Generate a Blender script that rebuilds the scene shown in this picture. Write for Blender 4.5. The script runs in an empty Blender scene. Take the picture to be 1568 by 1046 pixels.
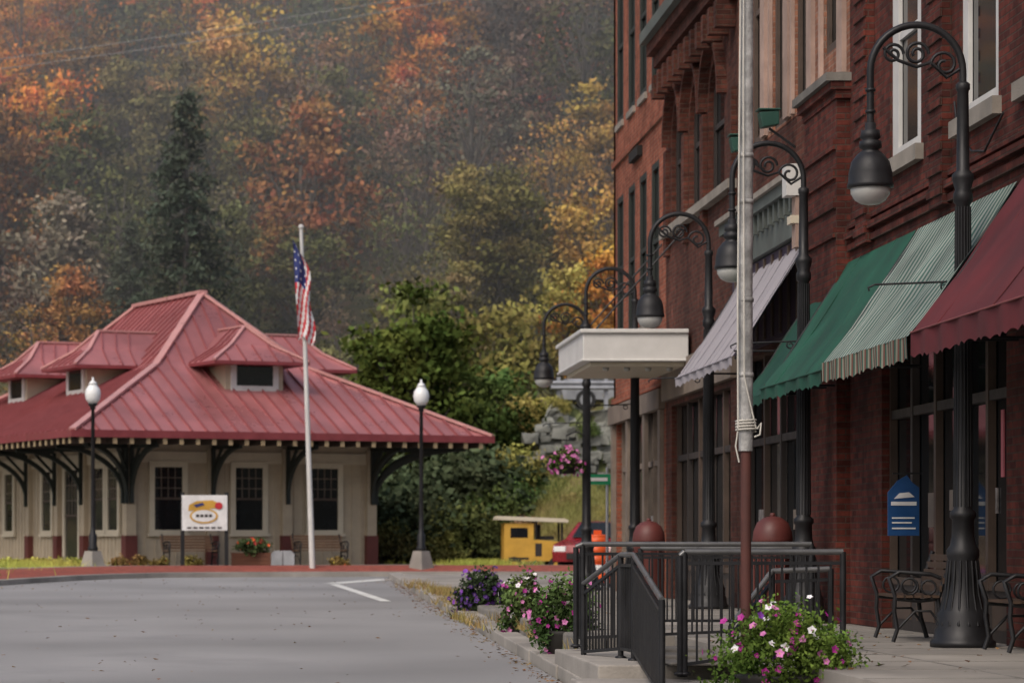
import bpy, math, random
import numpy as np
from mathutils import Vector, Matrix
random.seed(7); RNG=np.random.default_rng(7)
S=bpy.context.scene
COL=S.collection
# ---------------------------------------------------------------- materials
def nodes(name):
    m=bpy.data.materials.new(name); m.use_nodes=True
    nt=m.node_tree; b=nt.nodes['Principled BSDF']; return m,nt,b
def N(nt,t,**k):
    n=nt.nodes.new(t)
    for a,v in k.items(): setattr(n,a,v)
    return n
def mat(name,col,rough=.75,metal=0.,var=.18,scale=3.,bump=0.,bscale=60.,dirt=0.,spec=.4,dscale=.35,rvar=.12):
    m,nt,b=nodes(name); L=nt.links.new
    geo=N(nt,'ShaderNodeNewGeometry')
    nz=N(nt,'ShaderNodeTexNoise'); nz.inputs['Scale'].default_value=scale; nz.inputs['Detail'].default_value=6; nz.inputs['Roughness'].default_value=.65
    L(geo.outputs['Position'],nz.inputs['Vector'])
    rp=N(nt,'ShaderNodeValToRGB'); rp.color_ramp.elements[0].position=.3; rp.color_ramp.elements[1].position=.7
    rp.color_ramp.elements[0].color=(*[c*(1-var) for c in col],1); rp.color_ramp.elements[1].color=(*[min(1,c*(1+var)) for c in col],1)
    L(nz.outputs['Fac'],rp.inputs['Fac']); out=rp.outputs['Color']
    if dirt>0:
        n2=N(nt,'ShaderNodeTexNoise'); n2.inputs['Scale'].default_value=scale*dscale; n2.inputs['Detail'].default_value=8
        L(geo.outputs['Position'],n2.inputs['Vector'])
        r2=N(nt,'ShaderNodeValToRGB'); r2.color_ramp.elements[0].position=.42; r2.color_ramp.elements[1].position=.68
        r2.color_ramp.elements[0].color=(0,0,0,1); r2.color_ramp.elements[1].color=(dirt,dirt,dirt,1)
        L(n2.outputs['Fac'],r2.inputs['Fac'])
        mx=N(nt,'ShaderNodeMixRGB'); mx.inputs['Color2'].default_value=(*[c*.35+.01 for c in col],1)
        L(r2.outputs['Color'],mx.inputs['Fac']); L(out,mx.inputs['Color1']); out=mx.outputs['Color']
    L(out,b.inputs['Base Color'])
    rr=N(nt,'ShaderNodeMapRange'); rr.inputs['From Min'].default_value=.3; rr.inputs['From Max'].default_value=.7
    rr.inputs['To Min'].default_value=max(.02,rough-rvar*(rough>.1)); rr.inputs['To Max'].default_value=min(1,rough+rvar*(rough>.1)); L(nz.outputs['Fac'],rr.inputs['Value']); L(rr.outputs['Result'],b.inputs['Roughness'])
    b.inputs['Metallic'].default_value=metal
    b.inputs['Specular IOR Level'].default_value=spec
    if bump>0:
        n3=N(nt,'ShaderNodeTexNoise'); n3.inputs['Scale'].default_value=bscale; n3.inputs['Detail'].default_value=4
        L(geo.outputs['Position'],n3.inputs['Vector'])
        bp=N(nt,'ShaderNodeBump'); bp.inputs['Strength'].default_value=bump; bp.inputs['Distance'].default_value=.02
        L(n3.outputs['Fac'],bp.inputs['Height']); L(bp.outputs['Normal'],b.inputs['Normal'])
    return m
def brick(name,c1,c2,mortar,bw=.22,rh=.075,lo=.34):
    m,nt,b=nodes(name); L=nt.links.new
    geo=N(nt,'ShaderNodeNewGeometry'); sp=N(nt,'ShaderNodeSeparateXYZ'); L(geo.outputs['Position'],sp.inputs[0])
    ad=N(nt,'ShaderNodeMath',operation='ADD'); L(sp.outputs['X'],ad.inputs[0]); L(sp.outputs['Y'],ad.inputs[1])
    cb=N(nt,'ShaderNodeCombineXYZ'); L(ad.outputs[0],cb.inputs['X']); L(sp.outputs['Z'],cb.inputs['Y'])
    bt=N(nt,'ShaderNodeTexBrick'); bt.inputs['Scale'].default_value=1; bt.inputs['Brick Width'].default_value=bw; bt.inputs['Row Height'].default_value=rh
    bt.inputs['Mortar Size'].default_value=.009; bt.inputs['Mortar Smooth'].default_value=.3; bt.inputs['Bias'].default_value=-.1
    bt.inputs['Color1'].default_value=(*c1,1); bt.inputs['Color2'].default_value=(*c2,1); bt.inputs['Mortar'].default_value=(*mortar,1)
    L(cb.outputs[0],bt.inputs['Vector'])
    out=bt.outputs['Color']
    for sc,p0,p1,a,c in ((.9,.3,.72,(lo,lo*.97,lo*.96),(1.3,1.25,1.2)),(5,.35,.65,(.62,.6,.6),(1.2,1.2,1.2))):
        nz=N(nt,'ShaderNodeTexNoise'); nz.inputs['Scale'].default_value=sc; nz.inputs['Detail'].default_value=9; nz.inputs['Roughness'].default_value=.7
        mp=N(nt,'ShaderNodeMapping'); mp.inputs['Scale'].default_value=(1,1,.45 if sc<1 else 1); L(geo.outputs['Position'],mp.inputs['Vector']); L(mp.outputs[0],nz.inputs['Vector'])
        rp=N(nt,'ShaderNodeValToRGB'); rp.color_ramp.elements[0].position=p0; rp.color_ramp.elements[1].position=p1
        rp.color_ramp.elements[0].color=(*a,1); rp.color_ramp.elements[1].color=(*c,1); L(nz.outputs['Fac'],rp.inputs['Fac'])
        mx=N(nt,'ShaderNodeMixRGB',blend_type='MULTIPLY'); mx.inputs['Fac'].default_value=1
        L(out,mx.inputs['Color1']); L(rp.outputs['Color'],mx.inputs['Color2']); out=mx.outputs['Color']
    L(out,b.inputs['Base Color']); b.inputs['Roughness'].default_value=.88; b.inputs['Specular IOR Level'].default_value=.2
    bp=N(nt,'ShaderNodeBump'); bp.inputs['Strength'].default_value=1; bp.inputs['Distance'].default_value=.015; bp.invert=True
    L(bt.outputs['Fac'],bp.inputs['Height']); L(bp.outputs['Normal'],b.inputs['Normal'])
    return m
def stripes(name,cols,width,axis='Y'):
    m,nt,b=nodes(name); L=nt.links.new
    geo=N(nt,'ShaderNodeNewGeometry'); sp=N(nt,'ShaderNodeSeparateXYZ'); L(geo.outputs['Position'],sp.inputs[0])
    d=N(nt,'ShaderNodeMath',operation='DIVIDE'); L(sp.outputs[axis],d.inputs[0]); d.inputs[1].default_value=width*len(cols)
    fr=N(nt,'ShaderNodeMath',operation='FRACT'); L(d.outputs[0],fr.inputs[0])
    rp=N(nt,'ShaderNodeValToRGB'); cr=rp.color_ramp; cr.interpolation='CONSTANT'
    cr.elements[0].position=0; cr.elements[0].color=(*cols[0],1); cr.elements[1].position=1/len(cols); cr.elements[1].color=(*cols[1],1)
    for i in range(2,len(cols)):
        e=cr.elements.new(i/len(cols)); e.color=(*cols[i],1)
    L(fr.outputs[0],rp.inputs['Fac'])
    nz=N(nt,'ShaderNodeTexNoise'); nz.inputs['Scale'].default_value=1.6; nz.inputs['Detail'].default_value=8; L(geo.outputs['Position'],nz.inputs['Vector'])
    mr=N(nt,'ShaderNodeMapRange'); mr.inputs['From Min'].default_value=.3; mr.inputs['From Max'].default_value=.7; mr.inputs['To Min'].default_value=.6; mr.inputs['To Max'].default_value=1.1; L(nz.outputs['Fac'],mr.inputs['Value'])
    mx=N(nt,'ShaderNodeMixRGB',blend_type='MULTIPLY'); mx.inputs['Fac'].default_value=1
    L(rp.outputs['Color'],mx.inputs['Color1']); L(mr.outputs['Result'],mx.inputs['Color2']); L(mx.outputs['Color'],b.inputs['Base Color'])
    b.inputs['Roughness'].default_value=.85
    return m
def leafmat(name):
    m=bpy.data.materials.new(name); m.use_nodes=True; nt=m.node_tree; nt.nodes.remove(nt.nodes['Principled BSDF']); L=nt.links.new
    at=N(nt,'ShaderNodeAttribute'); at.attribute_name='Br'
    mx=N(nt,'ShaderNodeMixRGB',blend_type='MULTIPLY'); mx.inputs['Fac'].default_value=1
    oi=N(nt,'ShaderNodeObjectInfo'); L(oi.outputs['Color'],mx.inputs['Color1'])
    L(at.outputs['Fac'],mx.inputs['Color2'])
    geo=N(nt,'ShaderNodeNewGeometry'); nz=N(nt,'ShaderNodeTexNoise'); nz.inputs['Scale'].default_value=.6; nz.inputs['Detail'].default_value=3
    L(geo.outputs['Position'],nz.inputs['Vector'])
    mr=N(nt,'ShaderNodeMapRange'); mr.inputs['From Min'].default_value=.3; mr.inputs['From Max'].default_value=.7; mr.inputs['To Min'].default_value=.468; mr.inputs['To Max'].default_value=.535
    L(nz.outputs['Fac'],mr.inputs['Value'])
    hs=N(nt,'ShaderNodeHueSaturation'); L(mr.outputs['Result'],hs.inputs['Hue']); L(mx.outputs['Color'],hs.inputs['Color'])
    df=N(nt,'ShaderNodeBsdfDiffuse'); L(hs.outputs['Color'],df.inputs['Color'])
    L(df.outputs[0],nt.nodes['Material Output'].inputs['Surface'])
    return m

M=dict(
 black=mat('black_iron',(.018,.018,.02),.48,.3,.4,dirt=.3),
 white=mat('white_paint',(.58,.57,.55),.55,var=.08,dirt=.22),
 cream=mat('cream_siding',(.43,.36,.265),.7,var=.1,dirt=.18),
 trim=mat('trim_paint',(.55,.49,.38),.6,var=.08),
 tooth=mat('dentil_paint',(.32,.24,.14),.7,var=.3,scale=9),
 glassbowl=mat('frosted_glass',(.4,.4,.38),.2,var=.05),
 globe=mat('globe_glass',(.75,.76,.76),.25,var=.04),
 roof=mat('red_metal_roof',(.45,.17,.17),.32,.35,.18,.7,dirt=.5,bump=.2,bscale=2,dscale=.7),
 rib=mat('red_metal_rib',(.27,.085,.088),.4,.2,.12),
 seam=mat('red_metal_ridge',(.54,.27,.255),.35,.2,.1),
 fascia=mat('red_fascia',(.2,.04,.045),.5),
 dkred=mat('oxblood_paint',(.11,.03,.025),.6),
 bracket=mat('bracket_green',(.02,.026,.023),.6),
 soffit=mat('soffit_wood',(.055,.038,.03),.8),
 glass=mat('window_glass',(.010,.012,.014),.06,var=.2,spec=.45),
 asphalt=mat('asphalt',(.275,.27,.27),.88,var=.16,scale=.5,bump=.35,bscale=70,dirt=.5,dscale=.5),
 concrete=mat('concrete',(.31,.285,.255),.9,var=.2,scale=1.6,bump=.3,bscale=30,dirt=.65),
 concrete2=mat('old_concrete',(.2,.185,.165),.9,var=.25,scale=2.5,bump=.5,bscale=18,dirt=.7),
 walk=mat('pavement_slab',(.28,.255,.225),.85,var=.2,scale=1.1,bump=.2,bscale=30,dirt=.6),
 paint=mat('road_paint',(.65,.65,.62),.8,var=.15,scale=5,dirt=.4),
 paver=mat('red_mulch',(.25,.065,.045),.9,var=.35,scale=6,bump=.5),
 grass=mat('grass',(.14,.15,.035),.9,var=.35,scale=2.5,bump=.6,bscale=25),
 ground=mat('ground',(.12,.115,.08),.95,var=.3,scale=.3),
 stone=mat('stone_sill',(.27,.24,.205),.85,var=.2,bump=.3,dirt=.5),
 rock=mat('grey_rock',(.25,.255,.225),.95,var=.55,scale=1.8,bump=.8,bscale=8,dirt=.8,dscale=.6),
 moss=mat('mossy_rock',(.13,.15,.06),.95,var=.4,scale=3,bump=.6),
 grn=mat('green_canvas',(.009,.07,.043),.8,var=.35,scale=1.2,dirt=.35,dscale=1.5),
 dgrn=mat('dark_green_canvas',(.008,.055,.035),.8,var=.25,scale=1.5),
 redc=mat('maroon_canvas',(.09,.012,.016),.8,var=.35,scale=1.1,dirt=.35,dscale=1.5),
 redp=mat('maroon_piping',(.18,.05,.05),.7),
 gry=mat('grey_canvas',(.33,.305,.325),.85,var=.12,scale=1.5,dirt=.3,dscale=1),
 gryp=mat('grey_canvas_seam',(.25,.235,.26),.85),
 galv=mat('galvanised_pole',(.36,.355,.345),.55,.1,.45,6.,bump=.4,bscale=30,dirt=.75,dscale=.8),
 rope=mat('rope',(.5,.48,.43),.9),
 rust=mat('rusty_red_post',(.085,.028,.022),.7,var=.4,dirt=.5),
 terra=mat('red_bin_lid',(.11,.028,.024),.5,dirt=.4),
 wood=mat('bench_slats',(.06,.035,.022),.6,var=.3),
 wood2=mat('bench_wood',(.17,.1,.06),.7,var=.3),
 blue=mat('blue_sign',(.012,.06,.18),.4),
 yellow=mat('yellow_paint',(.58,.33,.05),.5,var=.15,dirt=.3),
 orange=mat('orange_plastic',(.7,.1,.02),.5),
 carred=mat('car_red',(.22,.012,.018),.25,spec=.6),
 tyre=mat('tyre_rubber',(.02,.02,.02),.9),
 silver=mat('galvanised_steel',(.35,.36,.38),.4,.5),
 wire=mat('wire',(.3,.3,.29),.6),
 sgreen=mat('green_street_sign',(.015,.22,.1),.4),
 fred=mat('flag_red',(.45,.03,.04),.8), fblue=mat('flag_blue',(.025,.035,.14),.8), fwhite=mat('flag_white',(.65,.65,.65),.8),
 bark=mat('bark',(.12,.105,.09),.95,var=.35,scale=4),
 purplesign=mat('fascia_plum',(.045,.03,.055),.7),
 cornice=mat('grey_green_cornice',(.1,.115,.105),.7,var=.25,dirt=.4),
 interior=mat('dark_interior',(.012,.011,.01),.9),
 frame=mat('dark_frame',(.03,.024,.022),.6),
 sfr=mat('shop_frame',(.08,.055,.042),.6,var=.3,dirt=.3),
 tan=mat('storefront_stone',(.19,.15,.12),.7,var=.25,dirt=.5),
 pil=mat('painted_pilaster',(.4,.28,.23),.85,var=.25,scale=2,bump=.4,bscale=20,dirt=.6),
 lgreen=mat('green_floodlight',(.015,.06,.045),.5),
 pot=mat('planter_pot',(.02,.018,.016),.7),
 box=mat('planter_wood',(.15,.06,.035),.8),
 paper=mat('shop_poster',(.2,.18,.17),.8,var=.7,scale=9),
 neon=mat('pink_window_sign',(.45,.12,.14),.6),
 f_mag=mat('petal_magenta',(.34,.02,.22),.6), f_pink=mat('petal_pink',(.55,.18,.4),.6), f_wht=mat('petal_white',(.75,.73,.75),.6), f_pur=mat('petal_purple',(.07,.02,.17),.6), f_vio=mat('petal_violet',(.2,.05,.35),.6),f_yel=mat('petal_centre',(.5,.4,.05),.6),
)
M['brickA']=brick('brick_dark_red',(.15,.038,.028),(.065,.02,.017),(.09,.055,.045))
M['brickB']=brick('brick_brown',(.14,.048,.034),(.07,.026,.02),(.11,.07,.055))
M['brickC']=brick('brick_orange',(.36,.115,.068),(.24,.075,.047),(.29,.17,.125),lo=.52)
M['brickT']=brick('brick_tan',(.33,.155,.1),(.24,.105,.07),(.3,.21,.165),lo=.5)
M['stripe']=stripes('striped_canvas',[(.33,.35,.31),(.03,.11,.085)],.075)
M['stripev']=stripes('striped_valance',[(.27,.27,.2),(.03,.1,.07),(.17,.06,.04)],.055)
M['leaf']=leafmat('foliage')
M['railtop']=mat('grey_rail_top',(.12,.12,.12),.35,.4,.3)  # top rail in a paler, smoother grey than the black pickets
# ---------------------------------------------------------------- mesh builder
class MB:
    def __init__(s): s.v=[]; s.f=[]; s.mi=[]; s.sm=[]; s.mats=[]
    def _m(s,k):
        m=M[k]
        if m not in s.mats: s.mats.append(m)
        return s.mats.index(m)
    def add(s,vs,fs,k,smooth=False):
        o=len(s.v); i=s._m(k); s.v+= [tuple(p) for p in vs]
        for f in fs: s.f.append(tuple(a+o for a in f)); s.mi.append(i); s.sm.append(smooth)
    def box(s,x0,x1,y0,y1,z0,z1,k):
        if x0>x1:x0,x1=x1,x0
        if y0>y1:y0,y1=y1,y0
        s.add([(x0,y0,z0),(x1,y0,z0),(x1,y1,z0),(x0,y1,z0),(x0,y0,z1),(x1,y0,z1),(x1,y1,z1),(x0,y1,z1)],
              [(0,3,2,1),(4,5,6,7),(0,1,5,4),(1,2,6,5),(2,3,7,6),(3,0,4,7)],k)
    def beam(s,p,q,w,h,k,up=(0,0,1)):
        p=Vector(p);q=Vector(q);t=(q-p).normalized();u=Vector(up)
        a=t.cross(u)
        if a.length<1e-3: a=t.cross(Vector((1,0,0)))
        a.normalize(); b=a.cross(t).normalized(); a*=w/2; b*=h/2
        vs=[p-a-b,p+a-b,p+a+b,p-a+b,q-a-b,q+a-b,q+a+b,q-a+b]
        s.add(vs,[(0,3,2,1),(4,5,6,7),(0,1,5,4),(1,2,6,5),(2,3,7,6),(3,0,4,7)],k)
    def prism(s,poly,off,k):
        n=len(poly); off=Vector(off); a=[Vector(p) for p in poly]; b=[p+off for p in a]
        s.add(a+b,[tuple(range(n))[::-1],tuple(range(n,2*n))]+[(i,(i+1)%n,n+(i+1)%n,n+i) for i in range(n)],k)
    def tube(s,pts,r,k,seg=8,cap=True):
        pts=[Vector(p) for p in pts]; n=len(pts)
        rs=r if isinstance(r,(list,tuple)) else [r]*n
        t0=(pts[1]-pts[0]).normalized()
        ref=Vector((0,1,0)) if abs(t0.y)<.9 else Vector((1,0,0))
        a=t0.cross(ref).normalized(); vs=[];fs=[]
        for i,p in enumerate(pts):
            t=(pts[min(i+1,n-1)]-pts[max(i-1,0)]).normalized()
            a=(a-t*a.dot(t)); a.normalize(); b=t.cross(a)
            for j in range(seg):
                an=2*math.pi*j/seg; vs.append(p+(a*math.cos(an)+b*math.sin(an))*rs[i])
        for i in range(n-1):
            for j in range(seg):
                fs.append((i*seg+j,i*seg+(j+1)%seg,(i+1)*seg+(j+1)%seg,(i+1)*seg+j))
        s.add(vs,fs,k,True)
        if cap: s.add(vs[:seg],[tuple(range(seg))[::-1]],k); s.add(vs[-seg:],[tuple(range(seg))],k)
    def lathe(s,prof,k,cx=0,cy=0,cz=0,seg=20,smooth=True):
        vs=[];fs=[]
        for r,z in prof:
            for j in range(seg):
                a=2*math.pi*j/seg; vs.append((cx+r*math.cos(a),cy+r*math.sin(a),cz+z))
        for i in range(len(prof)-1):
            for j in range(seg): fs.append((i*seg+j,i*seg+(j+1)%seg,(i+1)*seg+(j+1)%seg,(i+1)*seg+j))
        fs.append(tuple(range(seg))[::-1]); fs.append(tuple((len(prof)-1)*seg+j for j in range(seg)))
        s.add(vs,fs,k,smooth)
    def mesh(s,name):
        me=bpy.data.meshes.new(name); me.from_pydata(s.v,[],s.f)
        for m in s.mats: me.materials.append(m)
        me.polygons.foreach_set('material_index',s.mi); me.polygons.foreach_set('use_smooth',s.sm); me.update(); return me
    def obj(s,name,parent=None,loc=(0,0,0),rot=(0,0,0),bevel=0):
        o=bpy.data.objects.new(name,s.mesh(name)); COL.objects.link(o); o.location=loc; o.rotation_euler=rot
        if parent: o.parent=parent
        if bevel:
            b=o.modifiers.new('bevel','BEVEL'); b.width=bevel; b.segments=2; b.limit_method='ANGLE'
        return o
def empty(name,loc=(0,0,0),rot=(0,0,0)):
    e=bpy.data.objects.new(name,None); COL.objects.link(e); e.location=loc; e.rotation_euler=rot; return e
def inst(name,me,loc,rot=(0,0,0),scale=(1,1,1),parent=None,color=None):
    o=bpy.data.objects.new(name,me); COL.objects.link(o); o.location=loc; o.rotation_euler=rot; o.scale=scale
    if parent: o.parent=parent
    if color: o.color=(*color,1)
    return o
# ---------------------------------------------------------------- terrain
def g(y): return -.8+.0125*min(max(y,0),72)
def smooth(a,b,x):
    t=min(1,max(0,(x-a)/(b-a))); return t*t*(3-2*t)
def hill(x,y):
    y0=99-15*smooth(4.5,9,x)
    e=max(0,y-y0)*.4 if x>4.5 else max(0,y-y0)*.42
    e=min(e,3.3+max(0,y-101)*.5) if x>8 else e
    if y>99: e=max(e,(y-99)*.45)
    st=2.2*smooth(8.6,10.2,x)*smooth(92.6,93.4,y)*(1-smooth(97,104,y))
    return .1+e+st+.25*math.sin(x*.7+y*.3)*smooth(88,100,y)+.12*math.sin(x*1.9)*math.sin(y*1.3)*smooth(84,90,y)
def grid(name,xs,ys,fn,k):
    mb=MB(); nx=len(xs); vs=[(x,y,fn(x,y)) for y in ys for x in xs]
    fs=[(j*nx+i,j*nx+i+1,(j+1)*nx+i+1,(j+1)*nx+i) for j in range(len(ys)-1) for i in range(nx-1)]
    mb.add(vs,fs,k,True); return mb.obj(name)
grid('ground',[-900,-300,-100,-30,0,30,100,300,900],[-600,-100,0,20,40,60,72,90,200,900],lambda x,y:g(y)-.03,'ground')
hm,nt,b=nodes('hillside_earth'); L=nt.links.new
geo=N(nt,'ShaderNodeNewGeometry'); nz=N(nt,'ShaderNodeTexNoise'); nz.inputs['Scale'].default_value=.8; nz.inputs['Detail'].default_value=10; nz.inputs['Roughness'].default_value=.7; L(geo.outputs['Position'],nz.inputs['Vector'])
rp=N(nt,'ShaderNodeValToRGB'); cr=rp.color_ramp; cr.elements[0].position=.36; cr.elements[0].color=(.07,.085,.025,1); cr.elements[1].position=.62; cr.elements[1].color=(.24,.15,.08,1)
e=cr.elements.new(.5); e.color=(.14,.135,.045,1); L(nz.outputs['Fac'],rp.inputs['Fac']); L(rp.outputs['Color'],b.inputs['Base Color']); b.inputs['Roughness'].default_value=1
M['hill']=hm
grid('hillside',list(np.arange(-70,80,1.5)),list(np.arange(80,330,1.5)),hill,'hill')
grid('road',[-60,-30,-12,-6,0,2.96],[-60,-5,5,15,25,35,45,55,62,68,72,90],lambda x,y:g(y)+.0,'asphalt')
grid('side_road',[2.97,6,12,40],[60,66,72,80,84],lambda x,y:g(y)+.004,'asphalt')
mb=MB()
def mark(p,q,w):
    (x0,y0),(x1,y1)=p,q; d=Vector((x1-x0,y1-y0)); n=Vector((-d.y,d.x)).normalized()*w/2; k=6; vs=[]
    for i in range(k+1):
        x=x0+d.x*i/k; y=y0+d.y*i/k
        vs+= [(x-n.x,y-n.y,g(y)+.006),(x+n.x,y+n.y,g(y)+.006)]
    mb.add(vs,[(2*i,2*i+2,2*i+3,2*i+1) for i in range(k)],'paint')
mark((1.52,66.0),(2.2,54.2),.2); mark((1.5,66.6),(2.9,70.5),.5)
mb.obj('road_marking')
ctrl=[(-22,40),(-14,50),(-9.4,58),(-6.4,63.5),(-5.2,67),(-3.9,70.2),(-1.75,72.6),(1,73.7),(3.2,74.2),(5.5,74.3),(9,74.0),(14,75),(22,80)]
pts=[]
for i in range(1,len(ctrl)-2):
    p0,p1,p2,p3=[Vector(c) for c in ctrl[i-1:i+3]]
    for t in np.linspace(0,1,8,endpoint=False):
        pts.append(.5*((2*p1)+(p2-p0)*t+(2*p0-5*p1+4*p2-p3)*t*t+(3*p1-p0-3*p2+p3)*t**3))
def strip(mb,o0,z0,o1,z1,k,flt=None):
    vs=[]
    for i,p in enumerate(pts):
        t=(pts[min(i+1,len(pts)-1)]-pts[max(i-1,0)]).normalized(); n=Vector((-t.y,t.x))
        a=p+n*o0; c=p+n*o1
        vs+= [(a.x,a.y,g(p.y)+z0),(c.x,c.y,g(p.y)+z1)]
    mb.add(vs,[(2*i,2*i+2,2*i+3,2*i+1) for i in range(len(pts)-1) if flt is None or flt(pts[i].x)],k)
mb=MB(); strip(mb,0,-.05,0.02,.12,'concrete'); strip(mb,.02,.12,.2,.13,'concrete'); mb.obj('kerb')
mb=MB(); strip(mb,.2,.132,.9,.25,'paver'); strip(mb,.9,.25,1.5,.28,'paver'); mb.obj('mulch_bed')
lw=lambda x:x<-4.4 or x>4.6
mb=MB(); strip(mb,1.5,.28,3.0,.27,'grass',lw); mb.obj('lawn')
mb=MB(); strip(mb,1.5,.28,3.0,.27,'walk',lambda x:not lw(x)); strip(mb,3.0,.27,14,.22,'walk'); mb.obj('depot_pavement')
grid('depot_forecourt',[-30,-10,0,6,12],[77,80,86,99],lambda x,y:.31,'walk')
def sbox(mb,x0,x1,ys,zt,zb,k):
    vs=[];fs=[]
    for y in ys: vs+= [(x0,y,zb(y)),(x0,y,zt(y)),(x1,y,zt(y)),(x1,y,zb(y))]
    for i in range(len(ys)-1):
        a=4*i; fs+= [(a,a+1,a+5,a+4),(a+1,a+2,a+6,a+5),(a+2,a+3,a+7,a+6)]
    n=4*(len(ys)-1); fs+= [(3,2,1,0),(n,n+1,n+2,n+3)]; mb.add(vs,fs,k)
mb=MB()
sbox(mb,3.55,9.5,[30.6,45,60],lambda y:-.004,lambda y:-1,'walk')
sbox(mb,4.25,9.5,[8,20,30.6],lambda y:-.004,lambda y:-1,'walk')
for y in np.arange(9,60,1.5): mb.box(4.27 if y<30.6 else 3.57,6.94,y,y+.03,-.006,-.001,'concrete2')
mb.box(5.4,5.42,9,30,-.006,0,'concrete2')
mb.obj('pavement')
mb=MB()
for y in np.arange(30.6,60,1.6):
    j=random.uniform(-.02,.015); mb.box(3.28+j,3.545,y,y+1.57,-1,.0+j,'concrete2')
mb.obj('retaining_kerb',bevel=.03)
mb=MB()
for y in np.arange(27,71,1.6):
    j=random.uniform(-.012,.012)
    sbox(mb,2.98+j,3.27,[y,y+1.57],lambda y:g(y)+.13,lambda y:g(y)-.2,'concrete')
mb.obj('kerb_stone',bevel=.015)
mb=MB(); sbox(mb,3.0,7,[60.01,66,71],lambda y:g(y)+.1,lambda y:g(y)-.3,'concrete'); mb.obj('corner_pavement')
mb=MB()
mb.box(3.0,4.24,26.6,30.58,-1,-.14,'concrete'); mb.box(2.75,4.24,24.6,26.59,-1,-.26,'concrete')
mb.box(2.85,4.24,18,24.58,-1,-.38,'concrete')
for i in range(3): mb.box(3.6,4.24,26.2+i*.9,26.9+i*.9,-.13,-.10+i*.03,'concrete2')
mb.obj('concrete_steps',bevel=.02)
# ---------------------------------------------------------------- buildings
XF=6.95
def facade(mb,y0,y1,z0,z1,ops,k,x=XF,t=.3):
    cuts=sorted({y0,y1,*[o[0] for o in ops],*[o[1] for o in ops]})
    for a,c in zip(cuts[:-1],cuts[1:]):
        m=(a+c)/2; zs=sorted([(o[2],o[3]) for o in ops if o[0]<m<o[1]]); z=z0
        for p,q in zs:
            if p>z: mb.box(x,x+t,a,c,z,p,k)
            z=q
        if z1>z: mb.box(x,x+t,a,c,z,z1,k)
    for o in ops:
        if len(o)>4 and o[4]:
            a,c,_,zt=o[:4]; r=(c-a)/2; m=(a+c)/2; h=o[4]
            for sg in (-1,1):
                poly=[(x+.002,m+sg*r,zt-h)]+[(x+.002,m+sg*r*math.cos(q),zt-h+h*math.sin(q)) for q in np.linspace(.15,math.pi/2,8)]+[(x+.002,m+sg*r,zt)]
                if sg>0: poly=poly[::-1]
                mb.prism(poly,(t-.01,0,0),k)
def window(mb,a,c,z0,z1,fk='white',x=XF,w=.09,rec=.03,mull=0,sash=True):
    h=min(w,.12)
    mb.box(x+rec+.05,x+rec+.07,a,c,z0,z1,'glass')
    mb.box(x+rec,x+rec+.045,a,a+w,z0,z1,fk); mb.box(x+rec,x+rec+.045,c-w,c,z0,z1,fk)
    mb.box(x+rec,x+rec+.045,a+w,c-w,z0,z0+h,fk); mb.box(x+rec,x+rec+.045,a+w,c-w,z1-h,z1,fk)
    if sash: mb.box(x+rec+.01,x+rec+.048,a+w,c-w,(z0+z1)/2-.04,(z0+z1)/2+.04,fk)
def storefront(mb,a,c,ztop,n,fk='frame',x=XF+.12,posters=True,tk='sfr'):
    mb.box(x+.06,x+.08,a,c,.5,ztop,'glass'); mb.box(x,x+.1,a,c,0,.5,fk)
    mb.box(x-.02,x+.055,a,c,.5,.58,tk); mb.box(x-.02,x+.055,a,c,2.35,2.45,fk)
    for i in range(n+1):
        y=a+(c-a)*i/n; mb.box(x-.03,x+.05,y-.05,y+.05,.5,ztop,tk if i%2 else fk)
    for i in range(n):
        mb.box(x+.0,x-.01,a+(c-a)*(i+.12)/n,a+(c-a)*(i+.88)/n,.12,.4,tk)
        if posters and random.random()<.6:
            y=a+(c-a)*(i+.5)/n; zz=random.uniform(.9,1.5); hh=random.uniform(.2,.45); mb.box(x+.05,x+.058,y-.18,y+random.uniform(.1,.3),zz,zz+hh,random.choice(['paper','paper','dkred','tan']))
B=empty('brick_shop_building')
mb=MB(); wins=[(22.4,23.9),(25.4,26.95),(27.9,29.45),(31.2,32.75)]
ops=[(a,c,5.2,7.9,.25) for a,c in wins]+[(20.5,26.8,0,3.6),(27.6,33.2,0,3.6)]
facade(mb,18,35.0,0,9.5,ops,'brickA')
for y in (24.6,30.1,33.9): 
    mb.box(XF-.1,XF-.002,y-.3,y+.3,4.4,9.5,'brickA')
    for i in range(22): mb.box(XF-.125,XF-.101,y-.31,y+.31,4.5+i*.225,4.6+i*.225,'brickA')
for z,p in ((4.42,.05),(4.55,.09),(4.68,.05)): mb.box(XF-p,XF-.001,18,34.95,z,z+.075,'brickA')
mb.obj('walls',B)
mb=MB()
for i,(a,c) in enumerate(wins):
    window(mb,a,c,5.2,7.88,w=.3 if i==3 else .22,mull=0); mb.box(XF-.09,XF+.02,a-.12,c+.12,5.02,5.19,'stone')
    if i!=3: mb.box(XF+.076,XF+.079,a+.22,c-.22,6.6,7.7,'trim')
mb.obj('windows',B,bevel=.008)
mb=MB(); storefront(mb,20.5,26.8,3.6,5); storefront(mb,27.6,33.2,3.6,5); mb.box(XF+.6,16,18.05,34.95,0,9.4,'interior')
mb.box(XF+.16,XF+.175,28.35,28.45,1.6,2.25,'neon'); mb.box(XF+.16,XF+.175,28.6,28.95,1.25,1.5,'paper')
mb.obj('storefront',B)
mb=MB(); mb.tube([(XF-.03,27.6,5.0),(XF-.06,28.2,4.72),(XF-.04,28.8,4.8),(XF-.03,29.4,5.05),(XF-.02,29.6,5.4)],.012,'black',5); mb.obj('wall_cable',B)
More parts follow.
